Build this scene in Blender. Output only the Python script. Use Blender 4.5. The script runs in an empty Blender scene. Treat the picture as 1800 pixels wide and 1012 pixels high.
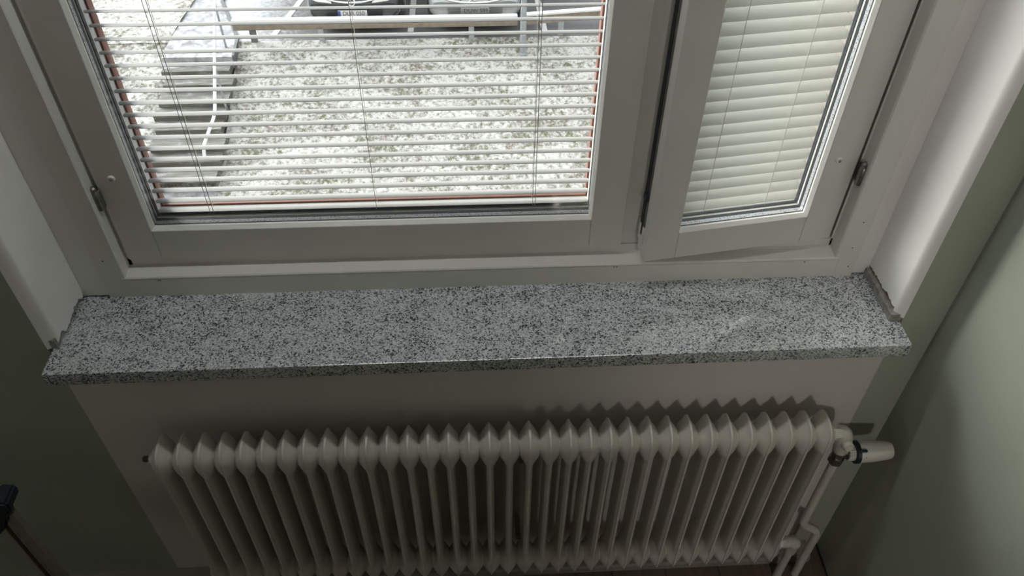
import bpy, bmesh, math, random
from mathutils import Vector, Matrix, noise

random.seed(7)
scn = bpy.context.scene
COL = scn.collection

# ------------------------------------------------------------------ camera
cam_d = bpy.data.cameras.new('camera')
cam = bpy.data.objects.new('camera', cam_d)
COL.objects.link(cam)
cam.location = (0.7765, -1.0135, 2.0091)
cam.rotation_euler = (0.7905, -0.0102, -0.0531)
cam_d.sensor_fit = 'HORIZONTAL'
cam_d.sensor_width = 36.0
cam_d.lens = 1421.578 / 1800.0 * 36.0
cam_d.clip_start = 0.02
cam_d.clip_end = 300
scn.camera = cam

# ------------------------------------------------------------------ light and exposure
SKY_STRENGTH = 1.65
SUN_STRENGTH = 11.8
HALL_POWER = 56.0
NICHE_FILL_POWER = 3.7
LEFT_FILL_POWER = 4.8
scn.view_settings.view_transform = 'Standard'
scn.view_settings.look = 'None'
scn.view_settings.gamma = 1.0
scn.view_settings.use_curve_mapping = False
scn.view_settings.exposure = 0.14
try:
    scn.cycles.max_bounces = 14
    scn.cycles.diffuse_bounces = 6
    scn.cycles.transparent_max_bounces = 32
    scn.cycles.caustics_reflective = False
    scn.cycles.caustics_refractive = False
    scn.cycles.use_denoising = True
except Exception:
    pass

world = bpy.data.worlds.new('overcast_sky')
scn.world = world
world.use_nodes = True
nt = world.node_tree
nt.nodes.clear()
wo = nt.nodes.new('ShaderNodeOutputWorld')
wb = nt.nodes.new('ShaderNodeBackground')
wb.inputs['Color'].default_value = (0.93, 0.97, 1.0, 1)
wb.inputs['Strength'].default_value = SKY_STRENGTH
nt.links.new(wb.outputs[0], wo.inputs[0])

# sky portal in the window opening (guides sampling only)
pd = bpy.data.lights.new('window_portal', 'AREA')
pd.shape = 'RECTANGLE'
pd.size = 1.50
pd.size_y = 1.30
pd.cycles.is_portal = True
po = bpy.data.objects.new('window_portal', pd)
COL.objects.link(po)
po.location = (0.80, 0.285, 1.545)
po.rotation_euler = (math.radians(-90), 0, 0)

# low veiled winter sun behind thin cloud, over the yard to the left
sd = bpy.data.lights.new('veiled_sun', 'SUN')
sd.energy = SUN_STRENGTH
sd.angle = math.radians(45)
sd.color = (1.0, 0.985, 0.955)
sun = bpy.data.objects.new('veiled_sun', sd)
COL.objects.link(sun)
sun.location = (-14, 12, 10)
sun.rotation_euler = Vector((-0.70, 0.55, 0.42)).to_track_quat('Z', 'Y').to_euler()

def lamp(name, kind, loc, power, col, **kw):
    d = bpy.data.lights.new(name, kind)
    d.energy = power; d.color = col
    for k, v in kw.items(): setattr(d, k, v)
    o = bpy.data.objects.new(name, d)
    COL.objects.link(o); o.location = loc
    return o
# hallway lamp behind the photographer; added, unseen fill lights in the head of the
# window niche and out of frame at the left
lamp('hallway_lamp', 'POINT', (1.48, -3.85, 2.30), HALL_POWER, (1.0, 0.95, 0.90), shadow_soft_size=0.10)
lamp('niche_fill_light', 'AREA', (0.79, 0.105, 2.13), NICHE_FILL_POWER, (0.97, 0.98, 1.0), shape='RECTANGLE', size=1.40, size_y=0.04)
lamp('left_fill_light', 'POINT', (-1.2, -0.7, 1.6), LEFT_FILL_POWER, (1.0, 0.97, 0.92), shadow_soft_size=0.15)

# ------------------------------------------------------------------ helpers
def tag(o, label=None, cat=None, group=None, kind=None):
    if label: o['label'] = label
    if cat: o['category'] = cat
    if group: o['group'] = group
    if kind: o['kind'] = kind
    return o

def empty(name, loc=(0, 0, 0), rotz=0.0, parent=None):
    o = bpy.data.objects.new(name, None)
    COL.objects.link(o)
    o.location = loc
    o.rotation_euler = (0, 0, rotz)
    o.empty_display_size = 0.05
    if parent: o.parent = parent
    return o

def link(name, me, parent=None, loc=None, rot=None):
    o = bpy.data.objects.new(name, me)
    COL.objects.link(o)
    if parent: o.parent = parent
    if loc is not None: o.location = loc
    if rot is not None: o.rotation_euler = rot
    return o

def mesh(name, bm, mat, smooth=False):
    me = bpy.data.meshes.new(name)
    bmesh.ops.recalc_face_normals(bm, faces=bm.faces[:])
    bm.to_mesh(me)
    bm.free()
    for m in (mat if isinstance(mat, (list, tuple)) else [mat]):
        me.materials.append(m)
    if smooth:
        for p in me.polygons: p.use_smooth = True
        try: me.set_sharp_from_angle(angle=math.radians(42))
        except Exception: pass
    return me

def obj(name, bm, mat, parent=None, smooth=False, loc=None, rot=None):
    return link(name, mesh(name, bm, mat, smooth), parent, loc, rot)

def struct(name, bm, mat, smooth=False):
    o = obj(name, bm, mat, None, smooth)
    o['kind'] = 'structure'
    return o

def add_box(bm, x0, x1, y0, y1, z0, z1, bevel=0.0, mi=0, seg=1):
    vs = [bm.verts.new(p) for p in ((x0,y0,z0),(x1,y0,z0),(x1,y1,z0),(x0,y1,z0),(x0,y0,z1),(x1,y0,z1),(x1,y1,z1),(x0,y1,z1))]
    fs = [bm.faces.new([vs[i] for i in f]) for f in ((3,2,1,0),(4,5,6,7),(0,1,5,4),(1,2,6,5),(2,3,7,6),(3,0,4,7))]
    for f in fs: f.material_index = mi
    if bevel > 0:
        es = list({e for f in fs for e in f.edges})
        r = bmesh.ops.bevel(bm, geom=es, offset=bevel, segments=seg, affect='EDGES', profile=0.5)
        for f in r['faces']: f.material_index = mi
    return vs

def box(name, dims, mat, parent=None, bevel=0.001, seg=1, smooth=False):
    bm = bmesh.new()
    add_box(bm, *dims, bevel=bevel, seg=seg)
    return obj(name, bm, mat, parent, smooth)

def add_prism(bm, pts, axis, a, b, mi=0):
    """extrude the 2-D outline pts along axis from a to b"""
    def P(u, v, w):
        return {'x': (w, u, v), 'y': (u, w, v), 'z': (u, v, w)}[axis]
    A = [bm.verts.new(P(u, v, a)) for u, v in pts]
    B = [bm.verts.new(P(u, v, b)) for u, v in pts]
    n = len(pts)
    fs = [bm.faces.new(A[::-1]), bm.faces.new(B)]
    for i in range(n):
        fs.append(bm.faces.new([A[i], A[(i+1) % n], B[(i+1) % n], B[i]]))
    for f in fs: f.material_index = mi

def add_tube(bm, pts, r, seg=10, cap=True, mi=0):
    pts = [Vector(p) for p in pts]
    rings = []
    n = len(pts)
    up = None
    for i, p in enumerate(pts):
        d = (pts[min(i+1, n-1)] - pts[max(i-1, 0)]).normalized()
        if up is None:
            up = d.orthogonal().normalized()
        else:
            up = (up - d * up.dot(d)).normalized()
        s = d.cross(up)
        rr = r[i] if isinstance(r, (list, tuple)) else r
        rings.append([bm.verts.new(p + (up*math.cos(2*math.pi*k/seg) + s*math.sin(2*math.pi*k/seg))*rr) for k in range(seg)])
    for a, b in zip(rings, rings[1:]):
        for k in range(seg):
            f = bm.faces.new([a[k], a[(k+1) % seg], b[(k+1) % seg], b[k]])
            f.material_index = mi
    if cap:
        bm.faces.new(rings[0][::-1]).material_index = mi
        bm.faces.new(rings[-1]).material_index = mi

def add_lathe(bm, prof, origin, axis, seg=24, mi=0):
    """prof: list of (distance along the axis, radius)"""
    o = Vector(origin); d = Vector(axis).normalized()
    u = d.orthogonal().normalized(); v = d.cross(u)
    rings = []
    for t, r in prof:
        rings.append([bm.verts.new(o + d*t + (u*math.cos(2*math.pi*k/seg) + v*math.sin(2*math.pi*k/seg))*max(r, 1e-4)) for k in range(seg)])
    for a, b in zip(rings, rings[1:]):
        for k in range(seg):
            bm.faces.new([a[k], a[(k+1) % seg], b[(k+1) % seg], b[k]]).material_index = mi
    bm.faces.new(rings[0][::-1]).material_index = mi
    bm.faces.new(rings[-1]).material_index = mi

def smooth_path(pts, r=0.03, n=5):
    pts = [Vector(p) for p in pts]
    out = [pts[0]]
    for a, b, c in zip(pts, pts[1:], pts[2:]):
        d1 = (a-b); d2 = (c-b)
        rr = min(r, d1.length*0.45, d2.length*0.45)
        p1 = b + d1.normalized()*rr; p2 = b + d2.normalized()*rr
        for k in range(n+1):
            t = k/n
            out.append((1-t)**2*p1 + 2*t*(1-t)*b + t*t*p2)
    out.append(pts[-1])
    return out

# ------------------------------------------------------------------ materials
class NT:
    def __init__(s, name):
        s.m = bpy.data.materials.new(name); s.m.use_nodes = True
        s.t = s.m.node_tree; s.b = s.t.nodes['Principled BSDF']; s.out = s.t.nodes['Material Output']
    def n(s, typ, **kw):
        x = s.t.nodes.new(typ)
        for k, v in kw.items():
            if k in x.inputs: x.inputs[k].default_value = v
            else: setattr(x, k, v)
        return x
    def l(s, a, b): s.t.links.new(a, b)
    def coord(s, scale=(1, 1, 1), kind='Object'):
        c = s.n('ShaderNodeTexCoord'); m = s.n('ShaderNodeMapping')
        m.inputs['Scale'].default_value = scale
        s.l(c.outputs[kind], m.inputs[0]); return m.outputs[0]
    def noise(s, vec, scale, detail=3, rough=0.55, dist=0.0):
        x = s.n('ShaderNodeTexNoise'); x.inputs['Scale'].default_value = scale
        x.inputs['Detail'].default_value = detail; x.inputs['Roughness'].default_value = rough
        x.inputs['Distortion'].default_value = dist
        s.l(vec, x.inputs['Vector']); return x
    def ramp(s, fac, stops, interp='LINEAR'):
        r = s.n('ShaderNodeValToRGB'); r.color_ramp.interpolation = interp
        e = r.color_ramp.elements
        while len(e) < len(stops): e.new(0.5)
        for q, (p, c) in zip(e, stops):
            q.position = p; q.color = (c[0], c[1], c[2], 1) if isinstance(c, (tuple, list)) else (c, c, c, 1)
        s.l(fac, r.inputs[0]); return r.outputs[0]
    def mix(s, fac, a, b, mode='MIX'):
        x = s.n('ShaderNodeMix'); x.data_type = 'RGBA'; x.blend_type = mode
        for sock, v in ((x.inputs[0], fac), (x.inputs[6], a), (x.inputs[7], b)):
            if hasattr(v, 'is_linked') or hasattr(v, 'links'): s.l(v, sock)
            elif isinstance(v, (int, float)): sock.default_value = v
            else: sock.default_value = (v[0], v[1], v[2], 1)
        return x.outputs[2]
    def bump(s, h, strength=0.2, dist=0.002):
        b = s.n('ShaderNodeBump'); b.inputs['Strength'].default_value = strength; b.inputs['Distance'].default_value = dist
        s.l(h, b.inputs['Height']); s.l(b.outputs[0], s.b.inputs['Normal'])

def plain(name, col, rough=0.5, metal=0.0, spec=0.5, var=0.04, scale=20, bump=0.0, bscale=200):
    k = NT(name)
    v = k.coord()
    nz = k.noise(v, scale, 4)
    c = k.ramp(nz.outputs['Fac'], [(0.3, [x*(1-var) for x in col]), (0.7, [min(1, x*(1+var)) for x in col])])
    k.l(c, k.b.inputs['Base Color'])
    k.b.inputs['Roughness'].default_value = rough
    k.b.inputs['Metallic'].default_value = metal
    k.b.inputs['Specular IOR Level'].default_value = spec
    if bump:
        nb = k.noise(v, bscale, 3)
        k.bump(nb.outputs['Fac'], bump)
    return k.m

M = {}
M['paint'] = plain('white_gloss_paint', (0.66, 0.645, 0.60), 0.38, var=0.02, bump=0.05, bscale=60)
M['frame_paint'] = plain('white_frame_paint', (0.70, 0.69, 0.65), 0.42, var=0.02, bump=0.04, bscale=80)
M['bead_paint'] = plain('white_bead_paint', (0.78, 0.77, 0.73), 0.4, var=0.02)
M['rad_paint'] = plain('radiator_enamel', (0.62, 0.595, 0.54), 0.33, var=0.04, scale=12, bump=0.08, bscale=90)
M['plaster'] = plain('white_plaster', (0.79, 0.775, 0.75), 0.75, var=0.03, scale=8, bump=0.15, bscale=40)
M['wall_white'] = plain('white_wall_paint', (0.64, 0.61, 0.585), 0.7, var=0.03, scale=5, bump=0.1, bscale=60)
M['black_rubber'] = plain('black_rubber', (0.012, 0.014, 0.02), 0.45)
M['dark_seal'] = plain('dark_glazing_seal', (0.014, 0.018, 0.027), 0.4)
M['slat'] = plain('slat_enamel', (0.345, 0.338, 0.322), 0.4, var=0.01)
M['cord'] = plain('white_cord', (0.62, 0.60, 0.56), 0.8)
M['outer_red'] = plain('red_brown_cladding', (0.20, 0.085, 0.06), 0.6, var=0.15, scale=40)
M['steel'] = plain('worn_steel', (0.26, 0.25, 0.23), 0.42, metal=1.0, var=0.15, scale=80)
M['dark_steel'] = plain('dull_dark_metal', (0.10, 0.09, 0.08), 0.45, metal=0.6, var=0.2, scale=80)
M['alu'] = plain('brushed_aluminium', (0.55, 0.54, 0.50), 0.38, metal=0.9, var=0.08, scale=60)
M['white_plastic'] = plain('white_plastic', (0.70, 0.68, 0.63), 0.35, var=0.02)
M['blue_black'] = plain('blue_black_plastic', (0.008, 0.016, 0.024), 0.5)
M['hole'] = plain('dark_nail_hole', (0.02, 0.018, 0.016), 0.9)
M['mortar'] = plain('grey_mortar', (0.28, 0.27, 0.25), 0.95, var=0.35, scale=60, bump=0.9, bscale=140)
M['timber'] = plain('weathered_timber', (0.19, 0.16, 0.125), 0.85, var=0.25, scale=9)
M['galv'] = plain('galvanised_steel', (0.30, 0.33, 0.35), 0.5, metal=0.3, var=0.15, scale=14)
M['post_dark'] = plain('dark_wet_post', (0.10, 0.105, 0.11), 0.7, var=0.2)
M['snow'] = plain('fresh_snow', (0.66, 0.67, 0.69), 0.9, var=0.03, spec=0.2)
M['line'] = plain('white_road_paint', (0.62, 0.62, 0.61), 0.8, var=0.06)
M['rail_white'] = plain('white_handrail', (0.74, 0.76, 0.80), 0.5)
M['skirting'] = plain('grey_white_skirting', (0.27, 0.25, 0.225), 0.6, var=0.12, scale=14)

def m_green():
    k = NT('sage_green_wall')
    v = k.coord()
    a = k.noise(v, 3.0, 5, 0.6); b = k.noise(v, 26, 4, 0.6)
    c = k.ramp(a.outputs['Fac'], [(0.3, (0.335, 0.362, 0.298)), (0.7, (0.395, 0.422, 0.352))])
    # roller marks and a few flakes where the paint came off
    s = k.noise(k.coord((5, 5, 1)), 20, 2)
    c = k.mix(k.ramp(s.outputs['Fac'], [(0.72, 0.0), (0.8, 0.35)]), c, (0.48, 0.51, 0.43))
    f = k.noise(k.coord((9, 9, 5)), 2.2, 3, 0.5)
    c = k.mix(k.ramp(f.outputs['Fac'], [(0.765, 0.0), (0.775, 1.0)], ), c, (0.42, 0.22, 0.12))
    k.l(c, k.b.inputs['Base Color']); k.b.inputs['Roughness'].default_value = 0.55
    k.bump(b.outputs['Fac'], 0.12, 0.004)
    return k.m
M['green'] = m_green()

def m_granite():
    k = NT('grey_granite')
    v = k.coord((1, 1, 1))
    w = k.noise(v, 60, 2)
    v2 = k.n('ShaderNodeVectorMath'); v2.operation = 'MULTIPLY_ADD'
    k.l(w.outputs['Color'], v2.inputs[0]); v2.inputs[1].default_value = (0.006,)*3; k.l(v, v2.inputs[2])
    vo = k.n('ShaderNodeTexVoronoi'); vo.inputs['Scale'].default_value = 420
    k.l(v2.outputs[0], vo.inputs['Vector'])
    sp = k.n('ShaderNodeSeparateColor'); k.l(vo.outputs['Color'], sp.inputs[0])
    big = k.noise(k.coord((1, 1.6, 1)), 16, 4, 0.65)
    add = k.n('ShaderNodeMath'); add.operation = 'MULTIPLY_ADD'
    k.l(big.outputs['Fac'], add.inputs[0]); add.inputs[1].default_value = 0.75; k.l(sp.outputs[0], add.inputs[2])
    sub = k.n('ShaderNodeMath'); sub.operation = 'SUBTRACT'; k.l(add.outputs[0], sub.inputs[0]); sub.inputs[1].default_value = 0.375
    c = k.ramp(sub.outputs[0], [(0.0, (0.03, 0.036, 0.043)), (0.13, (0.07, 0.08, 0.09)), (0.27, (0.29, 0.315, 0.33)), (0.5, (0.47, 0.495, 0.505)), (1.0, (0.74, 0.76, 0.765))])
    k.l(c, k.b.inputs['Base Color'])
    k.b.inputs['Roughness'].default_value = 0.05
    k.b.inputs['Specular IOR Level'].default_value = 1.0
    return k.m
M['granite'] = m_granite()

def m_glass():
    k = NT('clear_glass')
    k.t.nodes.remove(k.b)
    tr = k.n('ShaderNodeBsdfTransparent'); tr.inputs[0].default_value = (0.985, 0.99, 0.987, 1)
    gl = k.n('ShaderNodeBsdfGlossy'); gl.inputs['Roughness'].default_value = 0.02
    lw = k.n('ShaderNodeLayerWeight'); lw.inputs['Blend'].default_value = 0.5
    pw = k.n('ShaderNodeMath'); pw.operation = 'POWER'; k.l(lw.outputs['Facing'], pw.inputs[0]); pw.inputs[1].default_value = 5.0
    fr = k.n('ShaderNodeMath'); fr.operation = 'MULTIPLY_ADD'; k.l(pw.outputs[0], fr.inputs[0]); fr.inputs[1].default_value = 0.9; fr.inputs[2].default_value = 0.035
    mx = k.n('ShaderNodeMixShader')
    k.l(fr.outputs[0], mx.inputs[0]); k.l(tr.outputs[0], mx.inputs[1]); k.l(gl.outputs[0], mx.inputs[2])
    k.l(mx.outputs[0], k.out.inputs[0])
    return k.m
M['glass'] = m_glass()

def m_lit_slat():
    k = NT('lit_translucent_slat')  # brighter, translucent copy of the slat finish, standing in for light on it
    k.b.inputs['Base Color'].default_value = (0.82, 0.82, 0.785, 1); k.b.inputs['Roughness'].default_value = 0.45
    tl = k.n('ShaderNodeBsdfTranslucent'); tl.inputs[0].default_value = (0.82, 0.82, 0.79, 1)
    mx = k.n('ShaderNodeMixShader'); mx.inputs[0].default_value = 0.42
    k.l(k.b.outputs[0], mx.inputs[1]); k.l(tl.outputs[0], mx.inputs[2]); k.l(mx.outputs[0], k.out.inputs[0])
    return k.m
M['lit_slat'] = m_lit_slat()
M['lit_cord'] = plain('lit_white_cord', (0.85, 0.84, 0.80), 0.7)  # paler copy of the cord colour, with the light painted in

def m_spacer():
    k = NT('perforated_spacer')
    v = k.coord((1, 1, 1))
    vo = k.n('ShaderNodeTexVoronoi'); vo.inputs['Scale'].default_value = 260
    k.l(v, vo.inputs['Vector'])
    c = k.ramp(vo.outputs['Distance'], [(0.2, (0.20, 0.22, 0.24)), (0.4, (0.62, 0.64, 0.65))])
    k.l(c, k.b.inputs['Base Color']); k.b.inputs['Metallic'].default_value = 0.35; k.b.inputs['Roughness'].default_value = 0.42
    return k.m
M['spacer'] = m_spacer()

def m_lawn():
    k = NT('snow_dusted_grass')
    v = k.coord()
    a = k.noise(v, 12.0, 8, 0.78, 0.15); b = k.noise(v, 1.3, 3); d = k.noise(v, 3.0, 4)
    add = k.n('ShaderNodeMath'); add.operation = 'MULTIPLY_ADD'
    k.l(b.outputs['Fac'], add.inputs[0]); add.inputs[1].default_value = 0.35; k.l(a.outputs['Fac'], add.inputs[2])
    grass = k.ramp(d.outputs['Fac'], [(0.35, (0.115, 0.125, 0.075)), (0.5, (0.155, 0.15, 0.12)), (0.65, (0.18, 0.145, 0.125))])
    f = k.ramp(add.outputs[0], [(0.575, 0.0), (0.74, 1.0)])
    c = k.mix(f, grass, (0.55, 0.552, 0.54))
    k.l(c, k.b.inputs['Base Color']); k.b.inputs['Roughness'].default_value = 0.95
    k.b.inputs['Specular IOR Level'].default_value = 0.1
    k.bump(a.outputs['Fac'], 0.6, 0.04)
    return k.m
M['lawn'] = m_lawn()

def m_asphalt():
    k = NT('wet_asphalt_with_snow_dust')
    v = k.coord()
    sx = k.n('ShaderNodeSeparateXYZ'); k.l(v, sx.inputs[0])
    a = k.noise(v, 14, 6, 0.7); b = k.noise(v, 1.0, 3)
    # snow lies on the left of the bays where nobody parked
    mr = k.n('ShaderNodeMapRange'); k.l(sx.outputs['X'], mr.inputs[0])
    mr.inputs[1].default_value = -3.6; mr.inputs[2].default_value = -2.0; mr.inputs[3].default_value = 0.62; mr.inputs[4].default_value = 0.05
    ad = k.n('ShaderNodeMath'); ad.operation = 'MULTIPLY_ADD'
    k.l(a.outputs['Fac'], ad.inputs[0]); ad.inputs[1].default_value = 0.9; k.l(mr.outputs[0], ad.inputs[2])
    f = k.ramp(ad.outputs[0], [(0.62, 0.0), (1.0, 0.85)])
    base = k.ramp(b.outputs['Fac'], [(0.3, (0.048, 0.048, 0.054)), (0.7, (0.072, 0.072, 0.078))])
    c = k.mix(f, base, (0.42, 0.43, 0.465))
    k.l(c, k.b.inputs['Base Color']); k.b.inputs['Roughness'].default_value = 0.6
    return k.m
M['asphalt'] = m_asphalt()

def m_path():
    k = NT('concrete_path_with_snow')
    v = k.coord()
    a = k.noise(v, 6, 6, 0.7)
    c = k.ramp(a.outputs['Fac'], [(0.35, (0.17, 0.17, 0.183)), (0.62, (0.42, 0.43, 0.465))])
    k.l(c, k.b.inputs['Base Color']); k.b.inputs['Roughness'].default_value = 0.9
    return k.m
M['path'] = m_path()

def m_step():
    k = NT('wet_stone_step')
    v = k.coord((0.6, 3, 3))
    a = k.noise(v, 4, 5, 0.7)
    c = k.ramp(a.outputs['Fac'], [(0.45, (0.075, 0.072, 0.062)), (0.58, (0.12, 0.117, 0.105)), (0.72, (0.36, 0.36, 0.40))])
    k.l(c, k.b.inputs['Base Color']); k.b.inputs['Roughness'].default_value = 0.85
    return k.m
M['step'] = m_step()

def m_tread():
    k = NT('wet_tread_with_snow_remains')
    v = k.coord((0.5, 2.2, 1))
    a = k.noise(v, 5, 5, 0.7)
    c = k.ramp(a.outputs['Fac'], [(0.38, (0.085, 0.083, 0.075)), (0.56, (0.15, 0.148, 0.14)), (0.68, (0.36, 0.365, 0.40))])
    k.l(c, k.b.inputs['Base Color']); k.b.inputs['Roughness'].default_value = 0.85
    return k.m
M['tread'] = m_tread()

def m_floor():
    k = NT('brown_floor_planks')
    v = k.coord((30, 2, 1))
    a = k.noise(v, 3, 5, 0.6)
    c = k.ramp(a.outputs['Fac'], [(0.3, (0.11, 0.08, 0.06)), (0.7, (0.17, 0.125, 0.095))])
    k.l(c, k.b.inputs['Base Color']); k.b.inputs['Roughness'].default_value = 0.5
    return k.m
M['floor'] = m_floor()

def m_carpaint(name, col, metal=0.5):
    k = NT(name)
    k.b.inputs['Base Color'].default_value = (*col, 1)
    k.b.inputs['Metallic'].default_value = metal
    k.b.inputs['Roughness'].default_value = 0.28
    k.b.inputs['Coat Weight'].default_value = 0.8
    k.b.inputs['Coat Roughness'].default_value = 0.05
    return k.m
M['car_dark'] = m_carpaint('dark_grey_car_paint', (0.02, 0.024, 0.03), 0.2)
M['car_silver'] = m_carpaint('silver_car_paint', (0.42, 0.45, 0.47), 0.5)
M['car_glass'] = m_carpaint('dark_car_glass', (0.01, 0.012, 0.014), 0.0)
M['chrome'] = plain('chrome', (0.8, 0.82, 0.84), 0.12, metal=1.0)
M['lamp_lens'] = plain('headlamp_lens', (0.70, 0.73, 0.75), 0.15, metal=0.2)
M['grille'] = plain('dark_grille', (0.05, 0.05, 0.06), 0.5)
M['tyre'] = plain('tyre_rubber', (0.02, 0.02, 0.02), 0.8)
M['plate_white'] = plain('white_plate', (0.75, 0.75, 0.76), 0.5)
M['plate_blue'] = plain('blue_plate_band', (0.02, 0.08, 0.42), 0.5)
M['ink'] = plain('black_ink', (0.02, 0.02, 0.03), 0.6)
M['facade'] = plain('rendered_facade', (0.5, 0.47, 0.43), 0.9)

# ------------------------------------------------------------------ room shell
XL, XR = -2.2, 1.6696           # side walls
YB = -2.70                      # back wall
ZC = 2.62                       # ceiling
PX0, PX1 = -0.0078, 1.5893      # white-painted bay and reveal edges
ZT = 2.16                       # window head
ZS = 0.88                       # sill top
W = 0.1326                      # window frame face

bm = bmesh.new()
T = 0.30
add_box(bm, XL-0.3, PX0, 0, T, -0.25, ZC, mi=0)
add_box(bm, PX1, XR, 0, T, -0.25, ZC, mi=0)
add_box(bm, PX0, PX1, 0, T, ZT, ZC, mi=0)
add_box(bm, PX0, PX1, 0, T, -0.25, ZS-0.033, mi=1)
struct('wall_front', bm, [M['green'], M['wall_white']])

bm = bmesh.new(); add_box(bm, XR, XR+0.2, -5.2, T, -0.25, ZC); struct('wall_right', bm, M['green'])
bm = bmesh.new(); add_box(bm, XL-0.3, XL, YB-0.15, 0, -0.25, ZC); struct('wall_left', bm, M['green'])
bm = bmesh.new()
add_box(bm, XL, 1.35, YB-0.15, YB, 0, ZC)  # unseen; doorway edge set to keep hallway lamp light off the left
add_box(bm, 1.2, 1.35, -5.0, YB-0.15, 0, ZC)
add_box(bm, 1.35, XR, -5.2, -5.0, 0, ZC)
struct('wall_back', bm, M['wall_white'])
bm = bmesh.new(); add_box(bm, XL-0.3, XR+0.2, -5.2, T, ZC, ZC+0.2); struct('ceiling', bm, M['plaster'])
bm = bmesh.new(); add_box(bm, XL-0.3, XR+0.2, -5.2, T, -0.25, -0.02)
floor = struct('floor', bm, M['floor'])
pw = 0.14
n = int(math.ceil((XR - XL)/pw))
for i in range(n):
    x1 = XR - i*pw; x0 = max(XL, x1 - pw)
    box('plank', (x0+0.0006, x1-0.0006, -5.0 if x0 > 1.35 else YB, 0, -0.02, 0), M['floor'], floor, bevel=0.0012)

bm = bmesh.new()
for b in ((-16, XL-0.3, -9, 9), (XR+0.2, 16, -9, 9), (XL-0.3, XR+0.2, -9, -0.25), (XL-0.3, XR+0.2, ZC+0.2, 9)):
    add_box(bm, b[0], b[1], 0.02, T, b[2], b[3])
struct('house_facade', bm, M['facade'])

# skirting: a low, deep moulding on the floor under the radiator
def skirting_profile(d, h):
    return [(0, 0), (-d, 0), (-d, h*0.75), (-d*0.9, h), (-0.004, h*1.15), (0, h*1.15)]
bm = bmesh.new()
add_prism(bm, skirting_profile(0.048, 0.026), 'x', XL, 1.632)
struct('baseboard_front', bm, M['skirting'])
bm = bmesh.new()
add_prism(bm, [(XR, 0), (XR-0.003, 0), (XR-0.003, 0.004), (XR, 0.006)], 'y', -5.0, 0)
struct('baseboard_right', bm, M['black_rubber'])

# reveals: plaster skin with a ragged lower edge over grey mortar
def reveal(name, side):
    bm = bmesh.new()
    s = 1 if side == 'left' else -1
    xf = PX0 if side == 'left' else PX1          # on the wall face
    xa = 0.0130 if side == 'left' else 1.5735    # inside the bead
    xb = 0.0170 if side == 'left' else 1.5711    # at the frame
    rows = 60
    cols = []
    for i in range(rows+1):
        t = i/rows
        if t < 0.12:                             # rounded corner bead
            q = t/0.12
            y = 0.018*q; x = xf + (xa - xf)*math.sin(q*math.pi/2)
            if i == 0: x, y = xf, 0.0
        else:
            q = (t-0.12)/0.88
            y = 0.018 + (W+0.012-0.018)*q; x = xa + (xb-xa)*q
        zb = ZS + 0.006 + 0.010*abs(noise.noise(Vector((t*7.0, 3.1 if s > 0 else 8.7, 0)))) + 0.004*noise.noise(Vector((t*23, 1, 5)))
        if side == 'left':
            if 0.08 < t < 0.26: zb += 0.010*math.sin((t-0.08)/0.18*math.pi)
            if 0.45 < t < 0.9: zb += 0.007*math.sin((t-0.45)/0.45*math.pi)
            if t > 0.90: zb += 0.030*(t-0.90)/0.10
            if t < 0.08: zb -= 0.006
        else:
            zb += 0.016 if t > 0.1 else 0.002
        cols.append((x, y, zb))
    prev = None
    for (x, y, zb) in cols:
        q = [bm.verts.new((x, y, zb)), bm.verts.new((x, y, zb+0.04)), bm.verts.new((x, y, ZT)),
             bm.verts.new((xf - s*0.0, max(y, 0.003), ZT)), bm.verts.new((xf - s*0.0, max(y, 0.003), zb))]
        if prev:
            for a in range(5):
                b = (a+1) % 5
                try: bm.faces.new([prev[a], q[a], q[b], prev[b]])
                except ValueError: pass
        prev = q
    return struct(name, bm, M['plaster'], smooth=True)
reveal('trim_1', 'left')
reveal('trim_2', 'right')
bm = bmesh.new(); add_box(bm, PX0, PX1, 0.0, W+0.01, ZT-0.012, ZT); struct('trim_3', bm, M['plaster'])
# plaster lips between reveal and frame jamb
bm = bmesh.new(); add_box(bm, 0.012, 0.0665, W+0.004, 0.30, ZS+0.0008, ZT, bevel=0.002); struct('trim_4', bm, M['plaster'])
bm = bmesh.new(); add_box(bm, 1.536, 1.576, W+0.004, 0.30, ZS+0.0008, ZT, bevel=0.002); struct('trim_5', bm, M['plaster'])

# mortar showing under the ragged plaster
def mortar(name, x0, x1, y0, y1, z1, seed):
    bm = bmesh.new()
    n = 30
    prev = None
    for i in range(n+1):
        t = i/n; y = y0 + (y1-y0)*t
        h = z1 + 0.004*noise.noise(Vector((t*9, seed, 0))) + 0.003*noise.noise(Vector((t*31, seed, 2)))
        jx = 0.0022*noise.noise(Vector((t*17, seed, 7)))
        q = [bm.verts.new((x0+jx, y, ZS-0.03)), bm.verts.new((x1+jx, y, ZS-0.03)), bm.verts.new((x1+jx, y, h)), bm.verts.new((x0+jx, y, h))]
        if prev:
            for a in range(4):
                bm.faces.new([prev[a], q[a], q[(a+1) % 4], prev[(a+1) % 4]])
        else: bm.faces.new(q[::-1])
        prev = q
    bm.faces.new(prev)
    return struct(name, bm, M['mortar'])
mortar('trim_6', 1.5650, 1.5885, 0.004, W+0.02, ZS+0.017, 2.0)
mortar('trim_7', -0.0070, 0.0100, 0.004, W+0.03, ZS+0.020, 5.0)

# ------------------------------------------------------------------ granite sill
bm = bmesh.new()
add_box(bm, 0.0, 1.5876, -0.0591, W+0.03, ZS-0.031, ZS, bevel=0.0022, seg=2)
sill = obj('window_sill', bm, M['granite'], None, smooth=True)
tag(sill, 'polished grey speckled granite window sill running under the window', 'window sill')

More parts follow.
